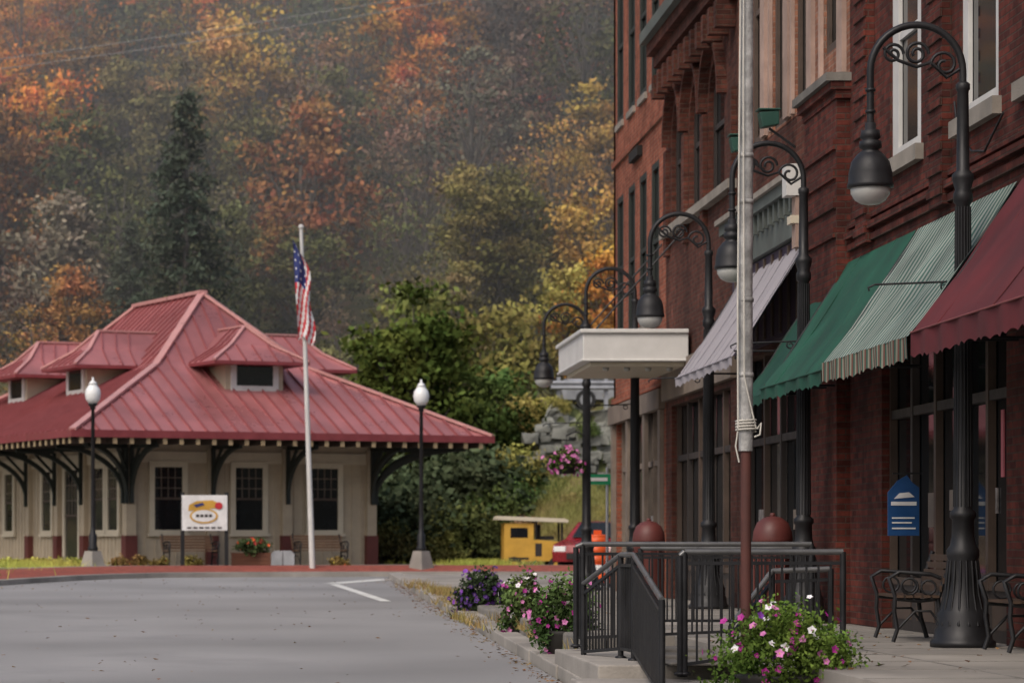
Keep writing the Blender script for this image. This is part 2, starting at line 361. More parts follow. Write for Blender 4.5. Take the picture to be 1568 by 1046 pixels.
mb=MB(); mb.box(XF-.16,XF+.3,35.01,37.1,0,6.25,'brickA')
for i,(p,z) in enumerate(((.18,6.25),(.24,6.35),(.3,6.45))): mb.box(XF-p,XF+.3,34.95-.02*i,37.15+.02*i,z,z+.1,'concrete2' if i==2 else 'brickA')
for i in range(4): mb.box(XF-.2,XF-.161,35.02,37.08,4.6+i*.35,4.72+i*.35,'brickA')
mb.obj('end_pilaster',B)
B=empty('tan_brick_building')
mb=MB(); wins=[(35.6,36.6),(37.6,38.6),(39.3,40.3),(41.1,42.1)]
facade(mb,35.02,43.3,6.56,13,[(a,c,7.0 if a<37 else 6.6,10.4) for a,c in wins],'brickT'); facade(mb,37.12,43.3,0,6.55,[(37.6,42.9,0,3.6)],'brickB')
for a,c in wins: mb.box(XF-.06,XF-.002,a-.4,a-.06,6.6,12.9,'pil'); mb.box(XF-.05,XF-.002,c+.05,c+.16,6.6,12.9,'pil')
mb.obj('walls',B)
mb=MB()
for a,c in wins: window(mb,a,c,7.0 if a<37 else 6.6,10.4,'sfr',w=.12)
mb.obj('windows',B)
mb=MB(); mb.box(XF-.3,XF-.003,37.5,43.2,5.45,5.6,'cornice'); mb.box(XF-.18,XF-.003,37.5,43.2,4.9,5.448,'cornice'); mb.box(XF-.36,XF-.003,37.45,43.25,5.602,5.68,'stone')
for i in range(14): mb.box(XF-.25,XF-.181,37.6+i*.4,37.72+i*.4,5.2,5.449,'cornice')
mb.box(XF-.38,XF-.004,37.14,37.44,5.35,5.75,'white'); mb.box(XF-.26,XF-.004,37.16,37.42,4.7,5.348,'pil'); mb.box(XF-.32,XF-.004,37.15,37.43,5.0,5.1,'trim')
mb.box(XF-.1,XF-.003,37.5,43.2,3.7,4.88,'purplesign')
for i in range(9): mb.box(XF-.13,XF-.101,37.8+i*.62,37.9+i*.62,3.75,4.85,'sfr')
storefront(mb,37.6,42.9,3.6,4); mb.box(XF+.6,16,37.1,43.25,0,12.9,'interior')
mb.obj('storefront',B)
B=empty('arched_brick_building')
mb=MB(); arch=[(44.6,46.2),(46.7,48.3),(48.8,50.4)]
facade(mb,43.32,51.1,0,13,[(a,c,6.4,8.5,.75) for a,c in arch]+[(44,50.4,0,3.3)]+[(a,c,10.3,12.4) for a,c in arch],'brickB')
for a,c in arch:
    m=(a+c)/2
    ring=[(XF-.05,m+.98*math.cos(q),7.75+.98*math.sin(q)) for q in np.linspace(0,math.pi,14)]
    for p,q in zip(ring[:-1],ring[1:]): mb.beam(p,q,.1,.2,'brickB',up=(1,0,0))
for y in (43.6,46.45,48.55,50.75): mb.box(XF-.08,XF-.002,y-.17,y+.17,5.9,7.7,'brickB')
for i,(z,p) in enumerate(((9.0,.12),(9.2,.22),(9.4,.34),(9.6,.46))): mb.box(XF-p,XF-.003,43.3,51.15,z,z+.198,'brickB' if i<3 else 'cornice')
for i in range(12): mb.box(XF-.3,XF-.004,43.5+i*.64,43.72+i*.64,8.6,8.998,'brickB')
mb.obj('walls',B)
mb=MB()
for a,c in arch: window(mb,a,c,6.4,8.5,'frame',rec=.08); window(mb,a,c,10.3,12.4,'frame')
mb.box(XF-.14,XF-.001,43.4,51.0,6.2,6.34,'stone'); mb.box(XF-.1,XF-.001,43.4,51.0,3.4,4.0,'tan'); storefront(mb,44,50.4,3.3,5)
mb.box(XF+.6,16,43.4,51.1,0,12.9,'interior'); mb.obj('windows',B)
B=empty('orange_brick_building')
mb=MB(); fy=[52.5,54.2,55.9,57.7]
facade(mb,51.12,58.8,0,14.5,[(y-.5,y+.5,4.95,7.75,.35) for y in fy]+[(y-.5,y+.5,9.2,12.2,.35) for y in fy]+[(51.9,58.2,0,3.4)],'brickC')
for z in (3.7,8.4,12.9): mb.box(XF-.05,XF-.002,51.15,58.8,z,z+.12,'brickC')
mb.box(XF,XF+11,58.5,58.79,0,14.5,'brickC')
mb.obj('walls',B)
mb=MB()
for y in fy:
    for z0,z1 in ((4.95,7.75),(9.2,12.2)): window(mb,y-.5,y+.5,z0,z1,'bracket',rec=.0,w=.12); mb.box(XF-.05,XF+.02,y-.55,y+.55,z0-.13,z0-.01,'stone')
mb.box(XF-.1,XF-.001,54.3,55.6,8.12,8.3,'interior')
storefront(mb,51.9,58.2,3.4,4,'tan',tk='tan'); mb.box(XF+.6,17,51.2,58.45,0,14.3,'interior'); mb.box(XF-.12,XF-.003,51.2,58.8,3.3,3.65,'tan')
for y in (51.5,53.6,56.1,58.5): mb.box(XF-.08,XF-.004,y-.15,y+.15,0,3.29,'tan')
mb.obj('windows',B)
mb=MB(); mb.box(5.17,XF-.055,48,52,3.92,4.38,'white'); mb.box(5.12,XF-.055,47.95,52.05,4.381,4.45,'white'); mb.box(5.3,XF-.1,48.15,51.85,3.85,3.919,'trim'); mb.box(5.14,XF-.055,47.97,52.03,3.922,3.96,'white')
for i in range(4): mb.lathe([(.05,-.06),(.06,0)],'glassbowl',5.6+.35*i,48.5,3.85,10)
mb.beam((5.4,48.3,4.45),(XF,48.3,6.2),.03,.03,'black'); mb.beam((5.4,51.6,4.45),(XF,51.6,6.2),.03,.03,'black'); mb.obj('white_canopy',bevel=.015)
for i,(y,z) in enumerate(((38.6,6.4),(41.0,6.4))):
    mb=MB(); mb.prism([(6.5,y-.11,z),(6.72,y-.11,z+.04),(6.72,y-.11,z+.22),(6.46,y-.11,z+.2)],(0,.22,0),'lgreen'); mb.box(6.44,6.74,y-.13,y+.13,z+.225,z+.25,'lgreen'); mb.beam((6.6,y,z),(XF,y,z-.25),.035,.035,'black')
    mb.obj('floodlight' if i==0 else 'floodlight.001',bevel=.02)
def awning(name,y0,y1,zb,zv,zt,xo,k,kv,pip=None,seams=0,seamk=None):
    mb=MB(); n=int((y1-y0)/.25)+1; ns=10; vs=[]
    for i in range(n+1):
        y=y0+(y1-y0)*i/n
        for j in range(ns+1):
            t=j/ns; x=xo+(XF-.02-xo)*t; z=zv+(zt-zv)*t-.05*math.sin(math.pi*t)*(1+.6*math.sin(i*1.3)+.4*math.sin(i*.7+j)); vs.append((x,y,z))
    mb.add(vs,[(i*(ns+1)+j,i*(ns+1)+j+1,(i+1)*(ns+1)+j+1,(i+1)*(ns+1)+j) for i in range(n) for j in range(ns)],k,True)
    m=int((y1-y0)/.03); vs=[]
    for i in range(m+1):
        y=y0+(y1-y0)*i/m; vs+= [(xo-.004+.012*math.sin(y*9),y,zv+.002),(xo+.014*math.sin(y*9+.5),y,zb+.03*abs(math.sin((y-y0)*math.pi/.28))+.012*math.sin(y*3.1) )]
    mb.add(vs,[(2*i,2*i+1,2*i+3,2*i+2) for i in range(m)],kv,True)
    if pip: mb.tube([(xo-.012,y0,zv),(xo-.012,y1,zv)],.01,pip,6)
    for i in range(seams):
        y=y0+(y1-y0)*(i+.5)/seams; mb.tube([(xo+(XF-.02-xo)*t,y,zv+(zt-zv)*t-.05*math.sin(math.pi*t)+.004) for t in np.linspace(0,1,9)],.007,seamk or k,5)
    for y in (y0+.04,y1-.08):
        mb.tube([(xo+.03,y,zb+.2),(XF,y,zb+.2)],.014,'black',6); mb.tube([(xo+.04,y,zv-.03),(XF-.03,y,zt-.05)],.014,'black',6)
    mb.obj(name)
awning('maroon_awning',19,26.95,2.64,2.89,4.3,5.92,'redc','redc','redp',4,'redc')
awning('striped_awning',27.12,31.25,2.64,2.87,4.3,5.92,'stripe','stripev')
awning('green_awning',31.32,35.2,2.64,2.8,4.3,5.92,'grn','grn','dgrn',2)
awning('dark_green_awning',35.6,37.3,2.64,2.76,4.15,6.0,'dgrn','dgrn')
awning('grey_awning',37.35,42.5,3.2,3.33,4.9,5.92,'gry','gry','gryp',9,'gryp')
# ---------------------------------------------------------------- street lamps
mb=MB()
mb.lathe([(.30,0),(.30,.05),(.27,.07),(.26,.16),(.235,.2),(.24,.3),(.2,.36),(.165,.5),(.14,.62),(.135,.8),(.15,.84),(.15,.9),(.12,.94),(.105,1.02),(.1,1.18),(.12,1.2),(.12,1.25),(.085,1.28),(.078,2.0),(.066,4.1),(.09,4.13),(.09,4.2),(.072,4.24),(.1,4.34),(.1,4.38),(.06,4.42),(.052,5.15),(.065,5.17),(.065,5.22),(.04,5.24)],'black',seg=24)
for i in range(16):
    a=2*math.pi*i/16; mb.tube([(.083*math.cos(a),.083*math.sin(a),1.3),(.067*math.cos(a),.067*math.sin(a),4.08)],.009,'black',4)
    mb.tube([(.235*math.cos(a),.235*math.sin(a),.2),(.165*math.cos(a),.165*math.sin(a),.5),(.135*math.cos(a),.135*math.sin(a),.8)],.014,'black',4)
R=.43; arc=[(0,0,5.2),(0,0,5.34)]+[(-R+R*math.cos(q),0,5.34+R*math.sin(q)) for q in np.linspace(.15,math.pi,18)]+[(-2*R,0,5.1),(-2*R,0,4.86)]
mb.tube(arc,.034,'black',10)
def spiral(cx,cz,r0,r1,a0,turns,sg=1,n=26):
    return [(cx+(r0+(r1-r0)*t)*math.cos(a0+sg*t*turns*2*math.pi),0,cz+(r0+(r1-r0)*t)*math.sin(a0+sg*t*turns*2*math.pi)) for t in np.linspace(0,1,n)]
mb.tube(spiral(-R,5.5,.115,.03,0,1.6),.016,'black',6); mb.tube(spiral(-R+.26,5.4,.13,.03,math.pi,1.3,-1),.016,'black',6); mb.tube(spiral(-R-.22,5.5,.10,.03,0,1.4),.015,'black',6)
mb.tube([(-.03,0,5.36),(-.15,0,5.28),(-.3,0,5.42),(-R,0,5.38),(-.6,0,5.44),(-.74,0,5.56)],.017,'black',6)
for z in (4.95,5.15): mb.lathe([(.045,0),(.05,.015),(.045,.03)],'black',-2*R,0,z,12)
# banner arm with scroll ends
mb.tube([(-.05,0,3.39),(-.82,0,3.36),(-.88,0,3.33),(-.87,0,3.3)],.010,'black',6); mb.tube(spiral(-.16,3.34,.05,.02,1.5,1.2),.009,'black',5)
lx=-2*R
mb.lathe([(.05,4.86),(.05,4.8),(.085,4.79),(.095,4.72),(.07,4.7),(.10,4.69),(.105,4.63),(.07,4.61),(.12,4.57),(.175,4.5),(.2,4.4),(.205,4.31),(.215,4.29),(.215,4.26),(.19,4.255)],'black',lx,0,seg=24)
mb.lathe([(.188,4.262),(.18,4.2),(.14,4.14),(.08,4.105),(.02,4.095)],'glassbowl',lx,0,seg=24)
lamp=mb.mesh('street_lamp')
for i,y in enumerate((27.3,35.4,43.0,51.6,59.4)):
    inst('street_lamp' if i==0 else f'street_lamp.{i:03d}',lamp,(6.47,y,0))
mb=MB()
mb.tube([(4.165,25.5,-.38),(4.16,25.5,.6),(4.16,25.5,1.78)],.046,'rust',14)
mb.tube([(4.16,25.5,1.76),(4.155,25.5,3.2),(4.165,25.5,4.6),(4.18,25.5,7.5)],[.062,.064,.06,.05],'galv',16)
for z in (2.4,3.05,3.9,4.3): mb.lathe([(.066,0),(.07,.02),(.066,.04)],'galv',4.16,25.5,z,14)
mb.tube([(4.085,25.45,1.95),(4.08,25.44,3),(4.1,25.45,5),(4.12,25.45,7.4)],.009,'rope',5)
mb.tube([(4.24,25.45,1.95),(4.13,25.40,2.4),(4.125,25.42,5),(4.14,25.45,7.4)],.008,'rope',5)
mb.tube([(4.16+.085*math.cos(a),25.5+.085*math.sin(a),1.93+.004*a) for a in np.linspace(0,25,80)],.009,'rope',5)
mb.tube([(4.25,25.44,1.95),(4.28,25.42,2.0),(4.27,25.42,1.9),(4.22,25.42,1.88)],.009,'rope',5)
mb.tube([(4.08,25.44,1.93),(4.06,25.43,1.8),(4.09,25.43,1.66)],.008,'rope',5)
mb.obj('galvanised_flagpole')
def rail(name,pts,zb,picket=.11):
    mb=MB()
    for (p,q,b0,b1) in zip(pts[:-1],pts[1:],zb[:-1],zb[1:]):
        mb.tube([p,q],.026,'railtop',8)
        P=Vector(p);Q=Vector(q); n=max(2,int((Q-P).length/picket))
        mb.beam((p[0],p[1],b0+.09),(q[0],q[1],b1+.09),.03,.03,'black'); mb.beam((p[0],p[1],p[2]-.1),(q[0],q[1],q[2]-.1),.03,.03,'black')
        for i in range(1,n):
            t=i/n; c=P.lerp(Q,t); bz=b0+(b1-b0)*t; mb.box(c.x-.009,c.x+.009,c.y-.009,c.y+.009,bz+.09,c.z-.1,'black')
    for p,b0 in zip(pts,zb):
        mb.tube([(p[0],p[1],b0-.02),p],.028,'black',8); mb.lathe([(.055,0),(.055,.02),(.03,.03)],'black',p[0],p[1],b0-.005,10)
    mb.obj(name)
rail('railing',[(3.66,26,.85),(3.70,26,.885),(5.1,26,.885)],[-.2,-.2,-.0],.1)
rail('railing.001',[(3.18,30.2,.92),(3.25,30.2,.95),(5.6,30.2,.95)],[-.1,-.1,0],.1)
rail('railing.002',[(3.13,29,.56),(3.4,28.2,.85),(3.45,27.6,.85),(3.23,24,.5)],[-.2,-.14,-.14,-.38],.07)
rail('railing.003',[(4.3,27.2,.2),(4.75,27.6,.7),(5.3,27.6,.72)],[-.1,0,0],.12)
rail('railing.004',[(4.2,33,.9),(5.9,33,.9)],[0,0],.1)
def bin_(name,x,y):
    mb=MB(); mb.lathe([(.18,0),(.21,.05),(.22,.85),(.235,.88),(.235,.95),(.22,.97)],'dkred',seg=24)
    mb.lathe([(.24,.96),(.245,1.0),(.235,1.1),(.19,1.21),(.11,1.27),(.03,1.29)],'terra',seg=24)
    mb.lathe([(.03,1.28),(.035,1.31),(.02,1.33)],'terra',seg=10)
    for a in range(0,360,30):
        c=math.cos(math.radians(a)); s_=math.sin(math.radians(a)); mb.tube([(.222*c,.222*s_,.08),(.228*c,.228*s_,.84)],.012,'dkred',4)
    mb.obj(name,loc=(x,y,0))
bin_('litter_bin',6.2,36); bin_('litter_bin.001',5.75,44.2)
def bench(name,loc,rot,L_=1.4,wk='wood'):
    mb=MB()
    for x in (-L_/2+.06,L_/2-.06):
        mb.tube([(x,-.26,0),(x,-.22,.12),(x,-.25,.3),(x,-.24,.44),(x,-.3,.62),(x,-.2,.68),(x,.1,.66),(x,.2,.62)],.022,'black',6)
        mb.tube([(x,.26,0),(x,.2,.2),(x,.17,.42),(x,.25,.65),(x,.32,.88)],.024,'black',6)
        mb.tube([(x,-.24,.42),(x,0,.4),(x,.17,.42)],.02,'black',6)
        mb.tube([(x,-.22,.12),(x,-.05,.3),(x,.1,.3),(x,.2,.16)],.014,'black',6)
        mb.tube([(x+.0,-.1+.08*math.cos(a),.54+.08*math.sin(a)) for a in np.linspace(0,6.28,12)],.012,'black',5)
        mb.tube([(x+.0,.08+.07*math.cos(a),.53+.07*math.sin(a)) for a in np.linspace(0,6.28,12)],.012,'black',5)
    for i in range(5): mb.box(-L_/2,L_/2,-.23+i*.085,-.165+i*.085,.43,.455,wk)
    for i in range(5):
        z=.52+i*.075; y=.19+i*.028; mb.beam((-L_/2,y,z),(L_/2,y,z),.02,.06,wk)
    mb.obj(name,loc=loc,rot=(0,0,rot))
bench('park_bench',(6.42,29.3,0),-math.pi/2-.08,1.5); bench('park_bench.001',(6.78,26.25,0),-math.pi/2,1.0)
bench('wooden_bench',(-2.0,77.4,.3),math.radians(23),1.5,'wood2'); bench('wooden_bench.001',(1.45,79.0,.31),math.radians(23),1.5,'wood2')
mb=MB(); prof=[(6.6,1.04),(6.93,1.04),(6.93,1.55),(6.86,1.6),(6.8,1.68),(6.7,1.62),(6.6,1.5)]
mb.prism([(x,31.2,z) for x,z in prof],(0,.03,0),'blue')
mb.box(6.63,6.9,31.192,31.198,1.36,1.40,'fwhite'); mb.box(6.64,6.89,31.192,31.198,1.11,1.125,'fwhite'); mb.box(6.64,6.85,31.192,31.198,1.17,1.185,'fwhite'); mb.box(6.64,6.88,31.192,31.198,1.22,1.235,'fwhite')
mb.prism([(6.66,31.19,1.43),(6.88,31.19,1.45),(6.82,31.19,1.5),(6.72,31.19,1.49)],(0,.006,0),'fwhite')
mb.beam((6.65,31.22,1.7),(6.97,31.22,1.7),.02,.02,'black'); mb.beam((6.8,31.22,1.66),(6.8,31.22,1.7),.01,.01,'black'); mb.obj('blue_post_sign')
# ---------------------------------------------------------------- depot
D=empty('railway_depot',(-4.95,75,0),(0,0,math.radians(23.5)))
W,Ld,HP=12.1,17.3,6.05
def zr(d): return 3.82+d/3.75*1.95 if d<3.75 else 5.77+(d-3.75)/2.3*2.2
mb=MB()
def ring(d): return [(d,d,zr(d)),(W-d,d,zr(d)),(W-d,Ld-d,zr(d)),(d,Ld-d,zr(d))]
ds=[0,1.2,2.5,3.5,3.9,4.3]; 
vs=[]; 
for d in ds: vs+=ring(d)
vs+=[(HP,HP,zr(HP)),(HP,Ld-HP,zr(HP))]; o=4*len(ds)
fs=[(4*i+j,4*i+(j+1)%4,4*i+4+(j+1)%4,4*i+4+j) for i in range(len(ds)-1) for j in range(4)]
t=4*(len(ds)-1); fs+=[(t,t+1,o),(t+1,t+2,o+1,o),(t+2,t+3,o+1),(t+3,t,o,o+1)]
mb.add(vs,fs,'roof')
def segs(fn,dmax):
    ks=[0]+[q for q in (3.75,) if q<dmax]+[dmax]
    for a,c in zip(ks[:-1],ks[1:]):
        mb.beam(fn(a),fn(c),.035,.07,'rib')
x=.3
while x<W:
    segs(lambda d,x=x:(x,d,zr(d)+.02),min(x,W-x,HP)); x+=.43
y=.3
while y<Ld:
    m=min(y,Ld-y,HP); segs(lambda d,y=y:(d,y,zr(d)+.02),m); segs(lambda d,y=y:(W-d,y,zr(d)+.02),m); y+=.43
for cx,cy,sx,sy in ((0,0,1,1),(W,0,-1,1),(0,Ld,1,-1),(W,Ld,-1,-1)):
    for a,c in ((0,3.75),(3.75,HP)): mb.beam((cx+sx*a,cy+sy*a,zr(a)+.04),(cx+sx*c,cy+sy*c,zr(c)+.04),.2,.07,'seam')
mb.beam((HP,HP-.1,zr(HP)+.05),(HP,Ld-HP+.1,zr(HP)+.05),.24,.1,'seam')
mb.obj('roof',D)
mb=MB()
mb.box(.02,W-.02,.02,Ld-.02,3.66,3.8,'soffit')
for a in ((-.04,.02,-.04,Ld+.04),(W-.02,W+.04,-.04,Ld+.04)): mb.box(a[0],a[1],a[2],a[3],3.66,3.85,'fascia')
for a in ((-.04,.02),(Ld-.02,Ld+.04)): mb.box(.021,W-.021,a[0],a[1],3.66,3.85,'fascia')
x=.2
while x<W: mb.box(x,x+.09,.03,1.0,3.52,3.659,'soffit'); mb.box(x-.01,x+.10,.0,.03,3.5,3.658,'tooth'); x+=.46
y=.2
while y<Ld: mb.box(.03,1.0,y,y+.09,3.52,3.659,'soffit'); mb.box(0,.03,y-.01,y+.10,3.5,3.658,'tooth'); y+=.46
mb.obj('eaves',D)
mb=MB(); A=2.5; mb.box(A,W-A,A,Ld-A,.2,3.66,'cream')
for i in range(26): 
    x=A+.15+i*.29
    if x<W-A-.1: mb.box(x,x+.04,A-.02,A-.001,.3,3.3,'cream')
for i in range(40):
    y=A+.15+i*.29
    if y<Ld-A-.1: mb.box(A-.02,A-.001,y,y+.04,.3,3.3,'cream')
mb.box(A-.05,W-A+.05,A-.05,A-.0215,3.1,3.4,'trim'); mb.box(A-.05,A-.0215,A-.02,Ld-A,3.1,3.4,'trim')
def dwin(fx,c,w,z0,z1,panes=2):
    def bx(a0,a1,d0,d1,q0,q1,k):
        if fx=='f': mb.box(a0,a1,A-d1,A-d0,q0,q1,k)
        else: mb.box(A-d1,A-d0,a0,a1,q0,q1,k)
    bx(c-w/2,c+w/2,.024,.035,z0,z1,'glass')
    bx(c-w/2-.15,c-w/2,.023,.08,z0-.1,z1+.16,'trim'); bx(c+w/2,c+w/2+.15,.023,.08,z0-.1,z1+.16,'trim')
    bx(c-w/2,c+w/2,.023,.08,z1,z1+.16,'trim'); bx(c-w/2-.2,c+w/2+.2,.0235,.12,z0-.17,z0-.101,'trim'); bx(c-w/2,c+w/2,.023,.08,z0-.1,z0,'trim')
    bx(c-w/2,c+w/2,.036,.05,(z0+z1)/2-.03,(z0+z1)/2+.03,'sfr')
    for i in range(1,4): bx(c-w/2+w*i/4-.01,c-w/2+w*i/4+.01,.036,.045,(z0+z1)/2+.03,z1,'tan')
    for i in range(1,3):
        zz=(z0+z1)/2+(z1-z0)/2*i/3; bx(c-w/2,c+w/2,.0365,.0455,zz-.01,zz+.01,'tan')
for c in (3.6,5.95,8.2): dwin('f',c,.8,1.3,2.98)
for c in (3.6,4.7,9.0,12.4): dwin('l',c,.75,1.3,2.98)
dwin('l',6.9,1.1,.45,2.98)
piers=[(A,A),(4.85,A),(7.05,A),(W-A,A),(A,5.8),(A,8.0),(A,10.5),(A,Ld-A)]
for (px,py) in piers:
    mb.box(px-.14,px+.14,py-.14,py+.14,1.15,3.5,'cream'); mb.box(px-.17,px+.17,py-.17,py+.17,.2,1.149,'dkred')
mb.obj('walls',D)
mb=MB()
def bracket(px,py,dx,dy,reach=1.9):
    n=12; P=[]
    for i in range(n+1):
        a=math.pi/2*i/n; r=reach*(1-math.cos(a)); z=2.2+1.3*math.sin(a); P.append((px+dx*(.16+r),py+dy*(.16+r),z))
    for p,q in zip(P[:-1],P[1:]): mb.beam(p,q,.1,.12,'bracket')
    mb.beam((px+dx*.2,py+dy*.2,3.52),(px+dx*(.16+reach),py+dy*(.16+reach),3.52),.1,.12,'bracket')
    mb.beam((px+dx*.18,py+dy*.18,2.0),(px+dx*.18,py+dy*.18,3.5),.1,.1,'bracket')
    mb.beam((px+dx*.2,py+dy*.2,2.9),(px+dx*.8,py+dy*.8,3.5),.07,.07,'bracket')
for px,py in piers:
    if py==A: bracket(px,py,0,-1)
    if px==A: bracket(px,py,-1,0)
bracket(A,A,-.707,-.707,2.6); bracket(W-A,A,.707,-.707,2.6); bracket(W-A,A,1,0); bracket(W-A,6,1,0)
mb.obj('brackets',D)
def dormer(P,name):
    mb=MB(); w=.85
    def bx(a0,a1,d0,d1,z0,z1,k):
        c=[P(a,d,z) for z in (z0,z1) for a,d in ((a0,d0),(a1,d0),(a1,d1),(a0,d1))]
        mb.add(c,[(0,3,2,1),(4,5,6,7),(0,1,5,4),(1,2,6,5),(2,3,7,6),(3,0,4,7)],k)
    bx(-w,w,2.45,4.2,4.9,5.84,'cream')
    bx(-.54,.54,2.42,2.449,5.2,5.76,'glass')
    bx(-.7,-.54,2.39,2.448,5.04,5.84,'white'); bx(.54,.7,2.39,2.448,5.04,5.84,'white'); bx(-.54,.54,2.39,2.448,5.04,5.2,'white'); bx(-.54,.54,2.39,2.448,5.76,5.84,'white')
    e=[(-1.4,1.9,5.84),(1.4,1.9,5.84),(1.4,4.1,5.84),(-1.4,4.1,5.84),(-.62,2.6,6.3),(.62,2.6,6.3),(.62,4.5,6.3),(-.62,4.5,6.3),(0,3.1,6.85),(0,5.2,6.85)]
    V=[P(*q) for q in e]
    mb.add(V,[(0,1,5,4),(1,2,6,5),(3,0,4,7),(4,5,8),(5,6,9,8),(7,4,8,9)],'roof')
    V2=[P(a,d,z-.09) for a,d,z in e[:4]]+V[:4]; mb.add(V2,[(3,2,1,0),(0,1,5,4),(1,2,6,5),(3,0,4,7)],'fascia')
    for a,c in ((0,4),(4,8),(1,5),(5,8),(8,9)): 
        p=Vector(V[a]);q=Vector(V[c]); mb.beam(p+Vector((0,0,.03)),q+Vector((0,0,.03)),.1,.05,'seam')
    for i in range(1,6):
        a=-1.4+2.8*i/6
        if abs(a)<=.62: p1=(a,2.6,6.3)
        else: s_=(1.4-abs(a))/.78; p1=(a,1.9+.7*s_,5.84+.46*s_)
        mb.beam(P(a,1.9,5.86),P(p1[0],p1[1],p1[2]+.02),.03,.05,'rib')
    for sg in (-1,1):
        for d in (2.9,3.3,3.7): mb.beam(P(sg*1.4,d,5.86),P(sg*.62,d+.1,6.32),.03,.05,'rib'); mb.beam(P(sg*.62,d+.1,6.32),P(0,d+.3,6.87),.03,.05,'rib')
    mb.obj(name,D)
dormer(lambda a,d,z:(6.1+a,d,z),'dormer_front')
dormer(lambda a,d,z:(d,6.5-a,z),'dormer_side_a'); dormer(lambda a,d,z:(d,11.6-a,z),'dormer_side_b')
dormer(lambda a,d,z:(W-d,6.0+a,z),'dormer_side_c'); dormer(lambda a,d,z:(W-d,11.6+a,z),'dormer_side_d')
def dlamp(name,x,y,z):
    mb=MB(); mb.lathe([(.36,0),(.34,.05),(.22,.5),(.21,.55)],'concrete',seg=4,smooth=False)
    mb.lathe([(.13,.55),(.13,.62),(.1,.7),(.1,.95),(.07,1.0),(.055,1.2),(.045,4.1),(.07,4.12),(.07,4.18),(.12,4.22),(.12,4.26)],'black',seg=14)
    mb.lathe([(.11,4.26),(.18,4.36),(.205,4.5),(.18,4.62),(.12,4.7),(.1,4.74)],'globe',seg=18); mb.lathe([(.12,4.735),(.08,4.8),(.03,4.84),(.02,4.92)],'globe',seg=14)
    mb.obj(name,loc=(x,y,z))
dlamp('globe_lamp',-4.37,74,.2); dlamp('globe_lamp.001',3.95,75,.2)
F=empty('flagpole_with_flag')
mb=MB(); mb.tube([(1.17,74.5,.15),(.88,74.5,8.9)],[.075,.045],'white',12); mb.lathe([(.02,0),(.07,.04),(.07,.1),(.02,.14)],'white',.88,74.5,8.88,12); mb.lathe([(.14,0),(.14,.05),(.08,.1)],'white',1.17,74.5,.15,12); mb.obj('pole',F)
mb=MB(); nx,nz_=14,46; vs=[]
for j in range(nz_+1):
    t=j/nz_; z=8.66-t*2.6
    for i in range(nx+1):
        s_=i/nx; wd=.17+.31*math.sin(min(1,t*1.5)*math.pi*.6)*(1-.3*t)
        vs.append((.89-.10*(1-t)+s_*wd-.13+.07*math.sin(t*9)*s_+.05*t,74.36+.08*math.sin(s_*9+t*7),z-.35*s_*(1-t)+.12*math.sin(s_*6)*t))
for j in range(nz_):
    for i in range(nx):
        a=j*(nx+1)+i; q=[a,a+1,a+nx+2,a+nx+1]; t=j/nz_; s_=i/nx
        if t<.42 and s_<.7: k='fwhite' if (i%4==1 and j%4==1) else 'fblue'
        else: k='fred' if int(i*.55+j*.2)%2==0 else 'fwhite'
        mb.add([vs[w_] for w_ in q],[(0,1,2,3)],k,True)
mb.obj('flag',F)
mb=MB(); mb.box(-.58,.58,-.04,.0,1.05,1.95,'fwhite')
for x in (-.56,.56): mb.box(x-.05,x+.05,.001,.09,0,2.02,'black')
def ell(rx,rz,cx,cz,y,k,th=.008): mb.prism([(cx+rx*math.cos(a),y,cz+rz*math.sin(a)) for a in np.linspace(0,2*math.pi,22,endpoint=False)][::-1],(0,th,0),k)
mb.prism([(-.42,-.05,1.55),(.3,-.05,1.62),(.42,-.05,1.72),(.2,-.05,1.82),(-.2,-.05,1.8),(-.4,-.05,1.7)],(0,.009,0),'yellow')
ell(.36,.19,-.02,1.42,-.058,'yellow'); ell(.31,.15,-.02,1.42,-.066,'fwhite',.007); ell(.1,.09,.36,1.68,-.062,'fred'); mb.prism([(-.28,-.062,1.7),(-.05,-.062,1.76),(.0,-.062,1.7),(-.22,-.062,1.64)],(0,.01,0),'fblue')
for i in range(4): mb.box(-.22+i*.11,-.14+i*.11,-.072,-.067,1.39,1.46,'frame')
for i in range(6): mb.box(-.45+i*.155,-.34+i*.155,-.05,-.041,1.1,1.14,'frame')
mb.obj('depot_sign_board',loc=(-1.58,75,.22),rot=(0,0,.05))
mb=MB(); mb.box(-.5,.5,-.2,.2,0,.4,'box')
for i in range(4): mb.box(-.51,.51,-.215,-.2001,.03+i*.1,.1+i*.1,'box')
mb.box(-.52,.52,-.22,.22,.401,.43,'box'); mb.obj('flower_box',loc=(-.4,76,.27))
mb=MB(); mb.box(-.32,.32,-.24,.24,.0,.08,'concrete'); mb.prism([(-.3,-.2,.08),(.3,-.2,.08),(.3,-.2,.4),(.22,-.2,.48),(-.22,-.2,.48),(-.3,-.2,.4)],(0,.4,0),'silver'); mb.box(-.01,.01,-.205,-.2005,.1,.45,'frame'); mb.obj('utility_box',loc=(.42,76,.27),bevel=.02)
